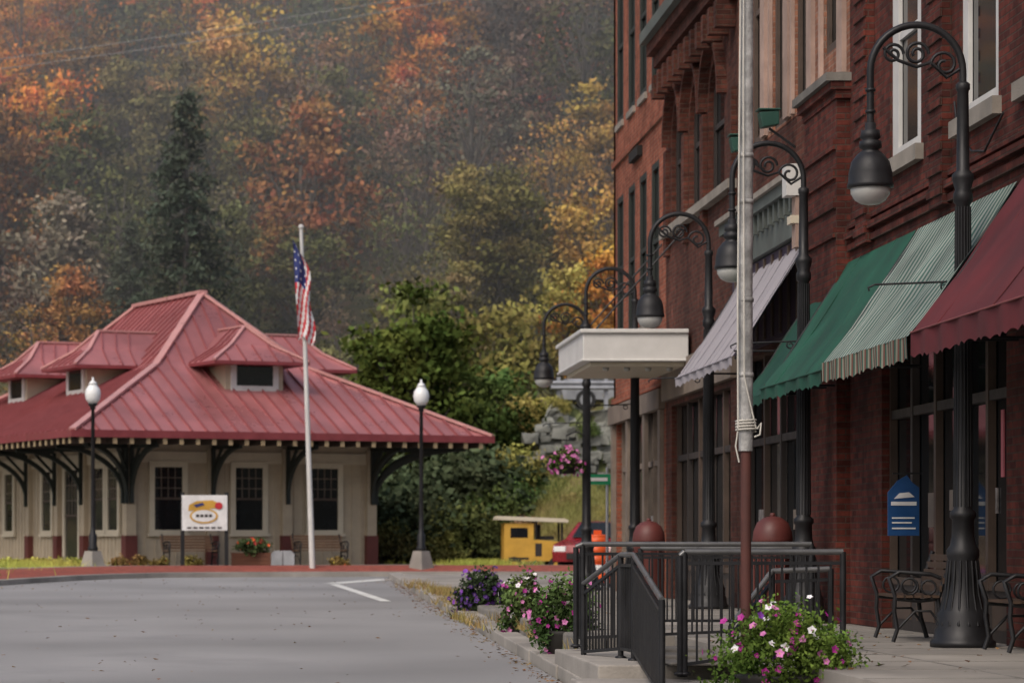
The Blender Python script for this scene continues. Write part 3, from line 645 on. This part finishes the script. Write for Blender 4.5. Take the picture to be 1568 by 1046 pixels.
# ---------------------------------------------------------------- vehicles
mb=MB()
mb.box(-.62,.18,-.5,.5,.32,1.34,'yellow'); mb.prism([(.181,-.5,.32),(1.1,-.5,.32),(1.12,-.5,.6),(.95,-.5,.84),(.181,-.5,.9)],(0,1.0,0),'yellow')
mb.box(-.45,.02,-.506,-.501,.95,1.22,'glass'); mb.box(-.5,.05,-.508,-.5,.36,.42,'tyre'); mb.box(.22,.4,-.506,-.5,.45,.8,'frame')
for x,y in ((.95,-.46),(.95,.46),(.25,-.46),(.25,.46)): mb.tube([(x,y,.8),(x,y,1.42)],.03,'black',6)
mb.prism([(-.85,-.6,1.44),(1.1,-.6,1.36),(1.12,-.6,1.42),(1.0,-.6,1.47),(-.8,-.6,1.54)],(0,1.2,0),'trim')
mb.box(.3,.75,-.3,.3,.9,1.0,'tyre'); mb.box(.3,.38,-.3,.3,1.0,1.3,'tyre')
for x in (-.35,.8):
    for y in (-.6,.42): mb.tube([(x,y,.22),(x,y+.18,.22)],.22,'tyre',18); mb.tube([(x,y-.01,.22),(x,y+.19,.22)],.09,'yellow',12)
mb.obj('yellow_utility_cart',loc=(7.05,80,.14),bevel=.02)
def car(name,loc,rot,k):
    mb=MB(); pr=[(-2.1,.35),(2.1,.35),(2.15,.6),(2.05,.8),(1.2,.95),(.6,1.4),(-.9,1.45),(-1.5,1.05),(-2.1,.98),(-2.15,.6)]
    n=len(pr); vs=[]
    for y,sh in ((-.82,.0),(-.6,1),(.6,1),(.82,.0)):
        for x,z in pr:
            yy=y if z<1.0 or sh else y*.84
            vs.append((x*(1 if sh else .98),yy,z))
    fs=[]
    for r in range(3):
        for i in range(n): fs.append((r*n+i,r*n+(i+1)%n,(r+1)*n+(i+1)%n,(r+1)*n+i))
    fs+= [tuple(range(n)),tuple(range(3*n,4*n))[::-1]]
    mb.add(vs,fs,k)
    for sg in (-1,1):
        mb.prism([(.95,sg*.79,.98),(.5,sg*.72,1.34),(-.85,sg*.72,1.38),(-1.3,sg*.79,1.05)],(0,sg*.03,0),'glass')
        for x in (-1.35,1.35): mb.tube([(x,sg*.62,.33),(x,sg*.85,.33)],.33,'tyre',20); mb.tube([(x,sg*.84,.33),(x,sg*.86,.33)],.2,'silver',14)
    mb.prism([(1.19,-.62,.99),(1.19,.62,.99),(.66,.56,1.39),(.66,-.56,1.39)],(.03,0,.02),'glass')
    mb.prism([(-1.49,-.62,1.09),(-1.49,.62,1.09),(-.95,.56,1.42),(-.95,-.56,1.42)],(-.03,0,.02),'glass')
    for y in (-.6,.6): mb.box(2.08,2.14,y-.17,y+.17,.62,.76,'globe'); mb.box(-2.15,-2.1,y-.15,y+.15,.68,.85,'fred')
    mb.box(2.1,2.17,-.4,.4,.42,.58,'tyre'); mb.obj(name,loc=loc,rot=(0,0,rot),bevel=.04)
car('parked_car',(9.3,79.5,.1),math.radians(-118),'carred'); car('parked_car.001',(11.8,97,5.3),0,'silver')
def barrel(name,x,y):
    mb=MB()
    for i,k in enumerate(('orange','fwhite','orange','orange','orange')):
        mb.lathe([(.29-.012*i,0),(.285-.012*i,.2)],k,0,0,.06+i*.2,20); mb.lathe([(.3-.012*i,0),(.3-.012*i,.02)],'orange',0,0,.055+i*.2,20)
    mb.lathe([(.4,0),(.38,.06),(.3,.07)],'tyre',seg=20); mb.lathe([(.24,1.06),(.2,1.1),(.05,1.11)],'orange',seg=16); mb.beam((-.08,0,1.16),(.08,0,1.16),.04,.08,'orange'); mb.obj(name,loc=(x,y,.03))
barrel('traffic_barrel',7.15,63.5); barrel('traffic_barrel.001',7.85,64.2); barrel('traffic_barrel.002',7.5,66.5)
mb=MB(); mb.tube([(6.98,60.2,0),(6.98,60.2,2.5)],.03,'silver',8); mb.box(6.56,7.05,60.15,60.165,2.15,2.36,'sgreen'); mb.box(6.62,6.98,60.143,60.149,2.22,2.29,'fwhite'); mb.obj('street_name_sign')
mb=MB()
for i in range(9): mb.box(9.2+i*1.5,9.32+i*1.5,93.1,93.25,5.2,6.2,'silver')
for dz in (0,.16): mb.tube([(9.0,93.0,5.85+dz),(21,93.0,5.85+dz)],.06,'silver',8)
mb.box(9.0,21,92.99,93.03,5.88,6.0,'silver'); mb.obj('guard_rail')
# rough rock cut
mb=MB(); rr=np.random.default_rng(4); xs=np.arange(7.6,16.5,.16); zs=np.arange(1.4,6.0,.16); vs=[]
for z in zs:
    for x in xs:
        top=5.3*smooth(6.8,9.3,x)+.25*math.sin(x*2.3); zz=min(z,top)
        yy=92.55-(5.5-zz)*.42+.22*math.sin(x*3.1+zz*1.7)*math.cos(zz*4.3+x)+.12*math.floor(2*math.sin(x*1.3+zz*2.9))+rr.normal()*.06
        vs.append((x+rr.normal()*.035,yy,zz+rr.normal()*.03))
nxx=len(xs)
for j in range(len(zs)-1):
    for i in range(nxx-1):
        a=j*nxx+i; k='moss' if (math.sin(xs[i]*2.1+zs[j]*1.3)+rr.normal()*.5)>.95 else 'rock'
        mb.add([vs[a],vs[a+1],vs[a+nxx+1],vs[a+nxx]],[(0,1,2,3)],k)
for i in range(160):
    x=rr.uniform(8,16); z=rr.uniform(2.2,4.6); r=rr.uniform(.08,.3); y=92.3-(5.5-z)*.5
    v2=[(x+r*rr.uniform(.6,1.2)*sx,y+r*rr.uniform(.4,.8)*sy,z+r*rr.uniform(.4,.8)*sz) for sz in (-1,1) for sx,sy in ((-1,-1),(1,-1),(1,1),(-1,1))]
    mb.add(v2,[(0,3,2,1),(4,5,6,7),(0,1,5,4),(1,2,6,5),(2,3,7,6),(3,0,4,7)],'rock')
mb.obj('rock_face')
mb=MB()
for dz in (0,.3): mb.tube([(-14+i*2.4,90,14.5+dz+i*.36+.01*(i-5)**2) for i in range(13)],.011,'wire',4)
mb.obj('overhead_wire')
# ---------------------------------------------------------------- foliage
def leafarr(c,sz,asp=.6):
    n=len(c); a=RNG.normal(size=(n,3)); a/=np.linalg.norm(a,axis=1)[:,None]; b=RNG.normal(size=(n,3)); b-=a*(a*b).sum(1)[:,None]; b/=np.linalg.norm(b,axis=1)[:,None]
    s=(sz*RNG.uniform(.6,1.3,n))[:,None]; a=a*s; b=b*s*asp
    return np.stack([c-a,c-b*1.0,c+a,c+b],1).reshape(-1,3)
def finish(name,mb,lv,br):
    nv=len(mb.v); v=mb.v+[tuple(x) for x in lv]; nl=len(lv)//4
    f=mb.f+[(nv+4*i,nv+4*i+1,nv+4*i+2,nv+4*i+3) for i in range(nl)]
    me=bpy.data.meshes.new(name); me.from_pydata(v,[],f)
    for m in mb.mats: me.materials.append(m)
    me.materials.append(M['leaf']); li=len(mb.mats)
    me.polygons.foreach_set('material_index',mb.mi+[li]*nl); me.polygons.foreach_set('use_smooth',mb.sm+[False]*nl)
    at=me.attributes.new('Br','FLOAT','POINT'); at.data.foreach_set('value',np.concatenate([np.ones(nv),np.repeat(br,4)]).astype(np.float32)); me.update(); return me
def tree(name,H,cw,ncl,nlf,lsz,seed,base=.25,clr=.9,dens=1.,tk=.018):
    r=np.random.default_rng(seed); mb=MB()
    tr=tk*H; bend=r.uniform(-.04,.04,2)*H
    tp=[(bend[0]*t*t,bend[1]*t*t,H*.93*t-.5) for t in np.linspace(0,1,7)]
    mb.tube(tp,[tr*(1-.85*t) for t in np.linspace(0,1,7)],'bark',7)
    C=[]
    while len(C)<ncl:
        p=r.uniform(-1,1,3); d=np.linalg.norm(p)
        if d>1 or d<.35: continue
        z=base*H+(p[2]*.5+.5)*(1-base)*H; w=cw*(1-.4*max(0,p[2]))*(1+.2*math.sin(seed+3*math.atan2(p[1],p[0])))
        C.append((p[0]*w,p[1]*w,z))
    allc=[];br=[]
    for c in C:
        t=min(.9,max(.15,(c[2]/H)-.18)); s=(bend[0]*t*t,bend[1]*t*t,H*.93*t-.5)
        mid=((s[0]+c[0])*.5+r.normal()*.15,(s[1]+c[1])*.5+r.normal()*.15,(s[2]+c[2])*.5-.1)
        mb.tube([s,mid,c],[tr*.3,tr*.2,tr*.06],'bark',4,False)
        R_=clr*r.uniform(.6,1.25); n=int(nlf*dens*r.uniform(.5,1.4))
        q=r.normal(size=(n,3))*np.array([R_*.55,R_*.55,R_*.28])+np.array(c); allc.append(q)
        bb=r.uniform(.42,1.35)*(.62+.5*c[2]/H); br.append(np.clip(bb*(1+.35*(q[:,2]-c[2])/R_)*r.uniform(.75,1.25,n),.2,2))  # leaves darken low in crown and clump: shading put into the colour
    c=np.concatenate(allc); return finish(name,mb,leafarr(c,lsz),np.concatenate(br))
protos=[tree(f'deciduous_{i}',11,2.5,54,115,.125,20+i,.22,.85) for i in range(5)]
sparse=[tree(f'sparse_{i}',11.5,2.3,46,46,.10,60+i,.25,.95,1,.014) for i in range(4)]
OR=(.62,.25,.05);GD=(.46,.28,.08);OB=(.34,.18,.07);OL=(.19,.175,.065);YG=(.32,.29,.09);BR=(.23,.15,.10);GB=(.19,.165,.125);RD=(.62,.18,.08);DG=(.07,.09,.048);GN=(.1,.14,.045);OG=(.13,.14,.055)
sites=[(-10.4,135,OR),(-11.3,125,OR),(-8.5,110,OB),(-9,118,OB),(-5.8,138,OG),(-5,125,OL),(-2.4,138,GD),(-.2,127,GD),(0,116,OB),(2.5,122,OL),(5.3,138,GD),(2.2,138,OB),(5.2,122,BR),(9,138,GB),(12,142,RD),(8.8,127,BR),(12.7,129,RD),(9.9,120,GB),(14.8,135,DG),(12.4,113,GD),(8.2,108,OL),(4.4,106,OL),(-4,145,OR),(6,148,OB),(2,108,OG),(-14,112,OB),(15,120,OG),(7,132,OR),(-7,130,OB),(11,136,GB),(3.5,130,GD),(-1,121,OL),(-8,141,OR),(12,122,BR),(0,133,OL),(-3,114,OG)]
FO=empty('forest_trees')
random.seed(11); cnt=0
y=102.
while y<164:
    x=-30+random.uniform(0,3)
    while x<38:
        xx=x+random.uniform(-1.4,1.4); yy=y+random.uniform(-1.5,1.5)
        x+=3.5
        if yy<107 and -6.5<xx<1.2: continue
        if xx>8 and yy<104: continue
        bd=1e9;c=OL
        for sx,sy,sc in sites:
            d=(sx-xx)**2+(.55*(sy-yy))**2+random.uniform(0,10)
            if d<bd: bd=d;c=sc
        if abs(xx)>18: c=random.choice([OR,GD,OL,GB,BR,OB])
        q=random.random()
        if q<.1: c=OG
        elif q<.2: c=BR
        elif q<.26: c=GB
        k=random.uniform(.62,1.22); c2=tuple(min(1,q*k*random.uniform(.9,1.1)) for q in c)
        me=random.choice(sparse) if (c in (GB,BR) and random.random()<.85) or random.random()<.28 else random.choice(protos)
        s=random.uniform(.66,1.08)
        if yy<114: s*=.72 if xx>1 else .85
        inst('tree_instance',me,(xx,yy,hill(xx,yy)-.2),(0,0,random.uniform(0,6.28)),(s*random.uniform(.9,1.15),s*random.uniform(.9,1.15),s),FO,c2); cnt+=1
    y+=3.7
print('forest',cnt)
def spruce(name,H,w,seed):
    r=np.random.default_rng(seed); mb=MB(); mb.tube([(0,0,-.5),(0,0,H*.5),(0,0,H)],[.22,.13,.02],'bark',7); cc=[];br=[]
    z=1.0
    while z<H-.15:
        t=z/H; L_=w*(1-t)**.75*r.uniform(.75,1.2)+.12; nb=int(7+4*(1-t))
        for i in range(nb):
            a=r.uniform(0,6.28); l=L_*r.uniform(.6,1.2); n=max(6,int(60*l/ w*1.2)+6); s=r.uniform(.1,1,n)**.7
            dr=-.42*l*s**1.6+.12*l*s
            q=np.stack([np.cos(a)*l*s,np.sin(a)*l*s,z+dr],1)+r.normal(size=(n,3))*np.array([.1,.1,.07])*(.5+s[:,None])
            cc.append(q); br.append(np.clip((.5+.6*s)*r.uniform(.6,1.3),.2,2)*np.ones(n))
            if i%2==0: mb.tube([(0,0,z),(np.cos(a)*l*.8,np.sin(a)*l*.8,z-.15*l)],[.03,.008],'bark',3,False)
        z+=.22+.24*(1-t)
    c=np.concatenate(cc); return finish(name,mb,leafarr(c,.14,.35),np.concatenate(br))
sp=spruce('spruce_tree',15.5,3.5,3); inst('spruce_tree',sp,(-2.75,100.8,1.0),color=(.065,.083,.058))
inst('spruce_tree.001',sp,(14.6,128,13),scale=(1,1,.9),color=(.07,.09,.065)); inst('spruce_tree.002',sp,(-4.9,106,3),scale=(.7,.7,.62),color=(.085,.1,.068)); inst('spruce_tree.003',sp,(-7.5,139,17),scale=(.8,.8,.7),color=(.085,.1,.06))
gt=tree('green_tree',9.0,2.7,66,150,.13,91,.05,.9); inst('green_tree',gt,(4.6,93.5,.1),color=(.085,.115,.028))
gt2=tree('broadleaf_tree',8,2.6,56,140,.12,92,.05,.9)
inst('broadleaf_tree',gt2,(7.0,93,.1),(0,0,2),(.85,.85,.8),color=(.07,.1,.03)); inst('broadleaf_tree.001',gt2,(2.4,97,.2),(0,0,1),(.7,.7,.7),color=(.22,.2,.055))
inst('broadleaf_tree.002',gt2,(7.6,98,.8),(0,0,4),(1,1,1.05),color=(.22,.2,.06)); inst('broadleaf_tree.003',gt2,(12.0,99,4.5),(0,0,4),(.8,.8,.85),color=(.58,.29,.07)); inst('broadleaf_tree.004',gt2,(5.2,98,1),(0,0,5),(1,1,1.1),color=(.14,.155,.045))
inst('broadleaf_tree.005',gt2,(-1,98,.1),(0,0,5),(.8,.8,.62),color=(.14,.14,.05)); inst('broadleaf_tree.006',gt2,(10.2,100,4.5),(0,0,2),(.7,.7,.75),color=(.32,.27,.08))
def shrub(name,h,w,n,lsz,seed):
    r=np.random.default_rng(seed); mb=MB(); cc=[];br=[]
    for i in range(n):
        a=r.uniform(0,6.28); d=w*r.uniform(0,1)**.6; z=h*r.uniform(.1,1)*(1-.5*(d/w)**2); m=100
        cc.append(r.normal(size=(m,3))*np.array([.22,.22,.15])*h/1.5+np.array([d*math.cos(a),d*math.sin(a),z])); br.append(np.ones(m)*r.uniform(.5,1.4)*r.uniform(.8,1.2,m))
        mb.tube([(0,0,0),(d*math.cos(a)*.5,d*math.sin(a)*.5,z*.6),(d*math.cos(a),d*math.sin(a),z)],[.03,.02,.006],'bark',4,False)
    return finish(name,mb,leafarr(np.concatenate(cc),lsz),np.concatenate(br))
sh=shrub('shrub',1.8,1.3,34,.085,5)
for i,(x,y,z,s,c) in enumerate([(3.3,88,.1,1.2,DG),(4.8,88.5,.1,1.4,DG),(5.9,88,.1,1.1,(.09,.10,.035)),(4,91,.1,1.8,DG),(7.0,90,1,1.0,GN),(8.0,91.5,2.6,.75,YG),(9.0,91.0,2.4,.35,GN),(6.3,91,1.,1.6,DG),(8.2,95,4.2,.8,(.34,.3,.09)),(8.6,90.6,2.0,.45,GN),(10.6,90.4,2.2,.35,GN),(-9,97,.1,2,OB),(-12,96,.1,2,OL),(8.7,88,.9,.35,YG),(10.0,91.5,4.2,.28,GN),(9.4,89.5,1.8,.35,(.3,.2,.1)),(7.9,88.5,1.0,.4,(.3,.2,.1)),(10.2,88.3,1.4,.3,YG),(5.2,87.5,.3,.6,(.2,.19,.06)),(3.4,86.6,.3,.7,(.16,.15,.05)),(9.2,92.6,5.0,.3,YG)]):
    inst('shrub' if i==0 else f'shrub.{i:03d}',sh,(x,y,z),(0,0,i*1.3),(s,s,s),color=c)
def tufts(name,spots,h,col):
    mb=MB(); v=[];br=[]
    for (x,y,z,n,sp_) in spots:
        for i in range(n):
            px=x+random.gauss(0,sp_[0]); py=y+random.gauss(0,sp_[1]); zz=z if z is not None else hill(px,py)
            hh=h*random.uniform(.4,1.3); dx=random.gauss(0,.4)*hh; dy=random.gauss(0,.4)*hh; w=.008
            v+=[(px-w,py,zz),(px+w,py,zz),(px+dx+w*.3,py+dy,zz+hh),(px+dx,py+dy,zz+hh)]; br.append(random.uniform(.5,1.5))
    me=finish(name,mb,np.array(v),np.array(br)); inst(name,me,(0,0,0),color=col)
tufts('grass_tufts',[(3.28,55,.0,360,(.12,1.2)),(3.1,50,-.1,220,(.08,1.5)),(2.98,44,-.22,260,(.06,2.5)),(3.1,60,.05,200,(.15,1.5)),(3.27,39,-.15,160,(.03,2)),(3.27,34,-.2,120,(.03,1.5))],.14,(.26,.2,.08))
tufts('lawn_grass',[(-6.3,73.8,.26,4500,(.7,1.0)),(-8.6,71,.22,2500,(1.2,2.5)),(5.6,76.5,.26,1800,(.5,.3)),(7,82.5,.2,1500,(2,1.2)),(-9.5,66,.15,900,(1.3,3))],.24,(.4,.4,.09))
tufts('bank_grass',[(9,87.5,None,5000,(1.6,1.6)),(8,90,None,2500,(1.2,1.2)),(11,89,None,2500,(1.6,1.2))],.22,(.24,.22,.08))
c=[]
for i in range(260): 
    y=random.uniform(28,72); c.append((random.uniform(-7,2.9),y,g(y)+.012))
for i in range(520):
    y=random.uniform(28,70); c.append((2.94-abs(random.gauss(0,.14)),y,g(y)+.015))
for i in range(160): c.append((random.uniform(4.3,6.9),random.uniform(20,50),.008))
c=np.array(c); lv=leafarr(c,.035); lv[:,2]=np.repeat(c[:,2],4)+RNG.uniform(-.008,.012,len(lv)); inst('fallen_leaves',finish('fallen_leaves',MB(),lv,RNG.uniform(.4,1.4,len(c))),(0,0,0),color=(.2,.11,.045))
def flowers(name,loc,w,h,nl,nf,cols,lsz=.035,fr=.035,col=(.05,.1,.02),pot=True,sd=1,drop=.0,ph=.35):
    r=np.random.default_rng(sd); mb=MB()
    if pot: mb.lathe([(.6*w*.5,-ph),(.75*w*.5,0),(.8*w*.5,.03),(.7*w*.5,.04)],'pot',0,0,0,18)
    cl=[]
    for i in range(44):
        a=r.uniform(0,6.28); d=w/2*r.uniform(0,1)**.5; z=h*(.1+.85*r.uniform(0,1))*(1-.4*(2*d/w)**2)-drop*(2*d/w)**3*h; cl.append((d*math.cos(a),d*math.sin(a),z))
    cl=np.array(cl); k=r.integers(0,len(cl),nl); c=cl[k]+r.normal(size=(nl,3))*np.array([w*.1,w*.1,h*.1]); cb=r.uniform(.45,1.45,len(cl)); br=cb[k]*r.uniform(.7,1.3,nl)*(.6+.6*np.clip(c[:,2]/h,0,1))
    for i in range(nf):
        p=cl[r.integers(0,len(cl))]+r.normal(size=3)*np.array([w*.11,w*.11,h*.11]); cen=np.array([0,0,h*.3]); dr=p-cen; dr=dr/np.linalg.norm(dr); p=p+dr*w*.07
        nrm=Vector(dr+np.array([0,-.6,.2])+r.normal(size=3)*.35).normalized(); a=nrm.orthogonal().normalized(); b=nrm.cross(a); R_=fr*r.uniform(.7,1.25); ct=Vector(p)
        vs=[ct-nrm*R_*.25]+[ct+(a*math.cos(q)+b*math.sin(q))*R_*(1 if j%2==0 else .72) for j,q in enumerate(np.linspace(0,2*math.pi,10,endpoint=False))]
        mb.add(vs,[(0,1+j,1+(j+1)%10) for j in range(10)],random.choice(cols),False)
        if fr>.03: mb.add([ct+(a*math.cos(q)+b*math.sin(q))*R_*.16-nrm*R_*.12 for q in np.linspace(0,2*math.pi,6,endpoint=False)],[(0,1,2,3,4,5)],'f_yel' if random.random()<.5 else cols[0])
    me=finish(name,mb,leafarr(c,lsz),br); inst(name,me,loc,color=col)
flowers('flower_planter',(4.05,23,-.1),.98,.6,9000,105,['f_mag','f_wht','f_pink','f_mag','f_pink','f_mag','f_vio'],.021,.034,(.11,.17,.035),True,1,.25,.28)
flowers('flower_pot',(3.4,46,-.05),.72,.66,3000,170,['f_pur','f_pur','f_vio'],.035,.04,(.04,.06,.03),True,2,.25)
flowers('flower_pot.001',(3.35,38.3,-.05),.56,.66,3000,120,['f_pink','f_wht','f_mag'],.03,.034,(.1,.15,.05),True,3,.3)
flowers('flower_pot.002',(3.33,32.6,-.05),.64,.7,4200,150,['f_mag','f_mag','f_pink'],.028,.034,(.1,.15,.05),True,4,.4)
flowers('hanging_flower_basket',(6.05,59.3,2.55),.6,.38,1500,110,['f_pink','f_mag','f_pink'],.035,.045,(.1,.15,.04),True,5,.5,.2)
mb=MB(); mb.tube([(6.47,59.35,3.1),(6.25,59.32,3.2),(6.05,59.3,3.12)],.015,'black',6); mb.tube([(6.05,59.3,3.12),(6.05,59.3,2.6)],.008,'black',5); mb.obj('basket_bracket')
flowers('box_flowers',(-.4,76,.68),.8,.4,1200,30,['fred','orange'],.05,.05,(.09,.12,.05),False,6)
for i,(x,y) in enumerate([(-2.75,76),(-3.8,75.6),(1.85,76),(-1.9,76),(-3.3,76.2)]): flowers('small_shrub' if i==0 else f'small_shrub.{i:03d}',(x,y,.26),.5,.34,900,6,['orange','f_yel'],.04,.03,(.2,.14,.05),False,10+i)
for i,(x,y) in enumerate([(-5.1,75.0),(-5.8,74.4),(-6.6,73.9),(-7.4,73.2)]): flowers(f'low_hedge.{i:03d}' if i else 'low_hedge',(x,y,.24),.9,.34,1600,0,['f_yel'],.04,.03,(.38,.4,.09),False,30+i)
# ---------------------------------------------------------------- valley mist
mb=MB(); mb.box(-75,85,94,240,-3,75,'black'); hz=mb.obj('valley_mist')
vm=bpy.data.materials.new('mist'); vm.use_nodes=True; nt=vm.node_tree; nt.nodes.remove(nt.nodes['Principled BSDF'])
vs_=nt.nodes.new('ShaderNodeVolumeScatter'); vs_.inputs['Color'].default_value=(.86,.9,.93,1); vs_.inputs['Density'].default_value=.0065
nt.links.new(vs_.outputs[0],nt.nodes['Material Output'].inputs['Volume']); hz.data.materials.clear(); hz.data.materials.append(vm)
# ---------------------------------------------------------------- light, world, camera
w=bpy.data.worlds.new('World'); S.world=w; w.use_nodes=True; nt=w.node_tree; bg=nt.nodes['Background']
sky=nt.nodes.new('ShaderNodeTexSky'); sky.sky_type='NISHITA'; sky.sun_disc=False; el=math.radians(48); sky.sun_elevation=el; sky.sun_rotation=math.radians(215); sky.dust_density=5; sky.air_density=1.0
nt.links.new(sky.outputs[0],bg.inputs[0]); bg.inputs[1].default_value=.15
sl=bpy.data.lights.new('sun','SUN'); sl.energy=1.15; sl.angle=math.radians(25); sl.color=(1,.95,.88)
so=bpy.data.objects.new('sun',sl); COL.objects.link(so)
dirv=Vector((math.sin(math.radians(215))*math.cos(el),math.cos(math.radians(215))*math.cos(el),math.sin(el)))
so.rotation_euler=dirv.to_track_quat('Z','Y').to_euler(); so.location=dirv*50
cam=bpy.data.cameras.new('camera'); co=bpy.data.objects.new('camera',cam); COL.objects.link(co); S.camera=co
co.location=(0,0,.97); co.rotation_euler=(math.pi/2,0,0); cam.sensor_width=36; cam.lens=4500/1568*36; cam.shift_x=376/1568; cam.shift_y=307/1568
cam.clip_end=3000; cam.dof.use_dof=True; cam.dof.focus_distance=29; cam.dof.aperture_fstop=3.0
S.view_settings.view_transform='Standard'; S.view_settings.look='None'; S.view_settings.exposure=0
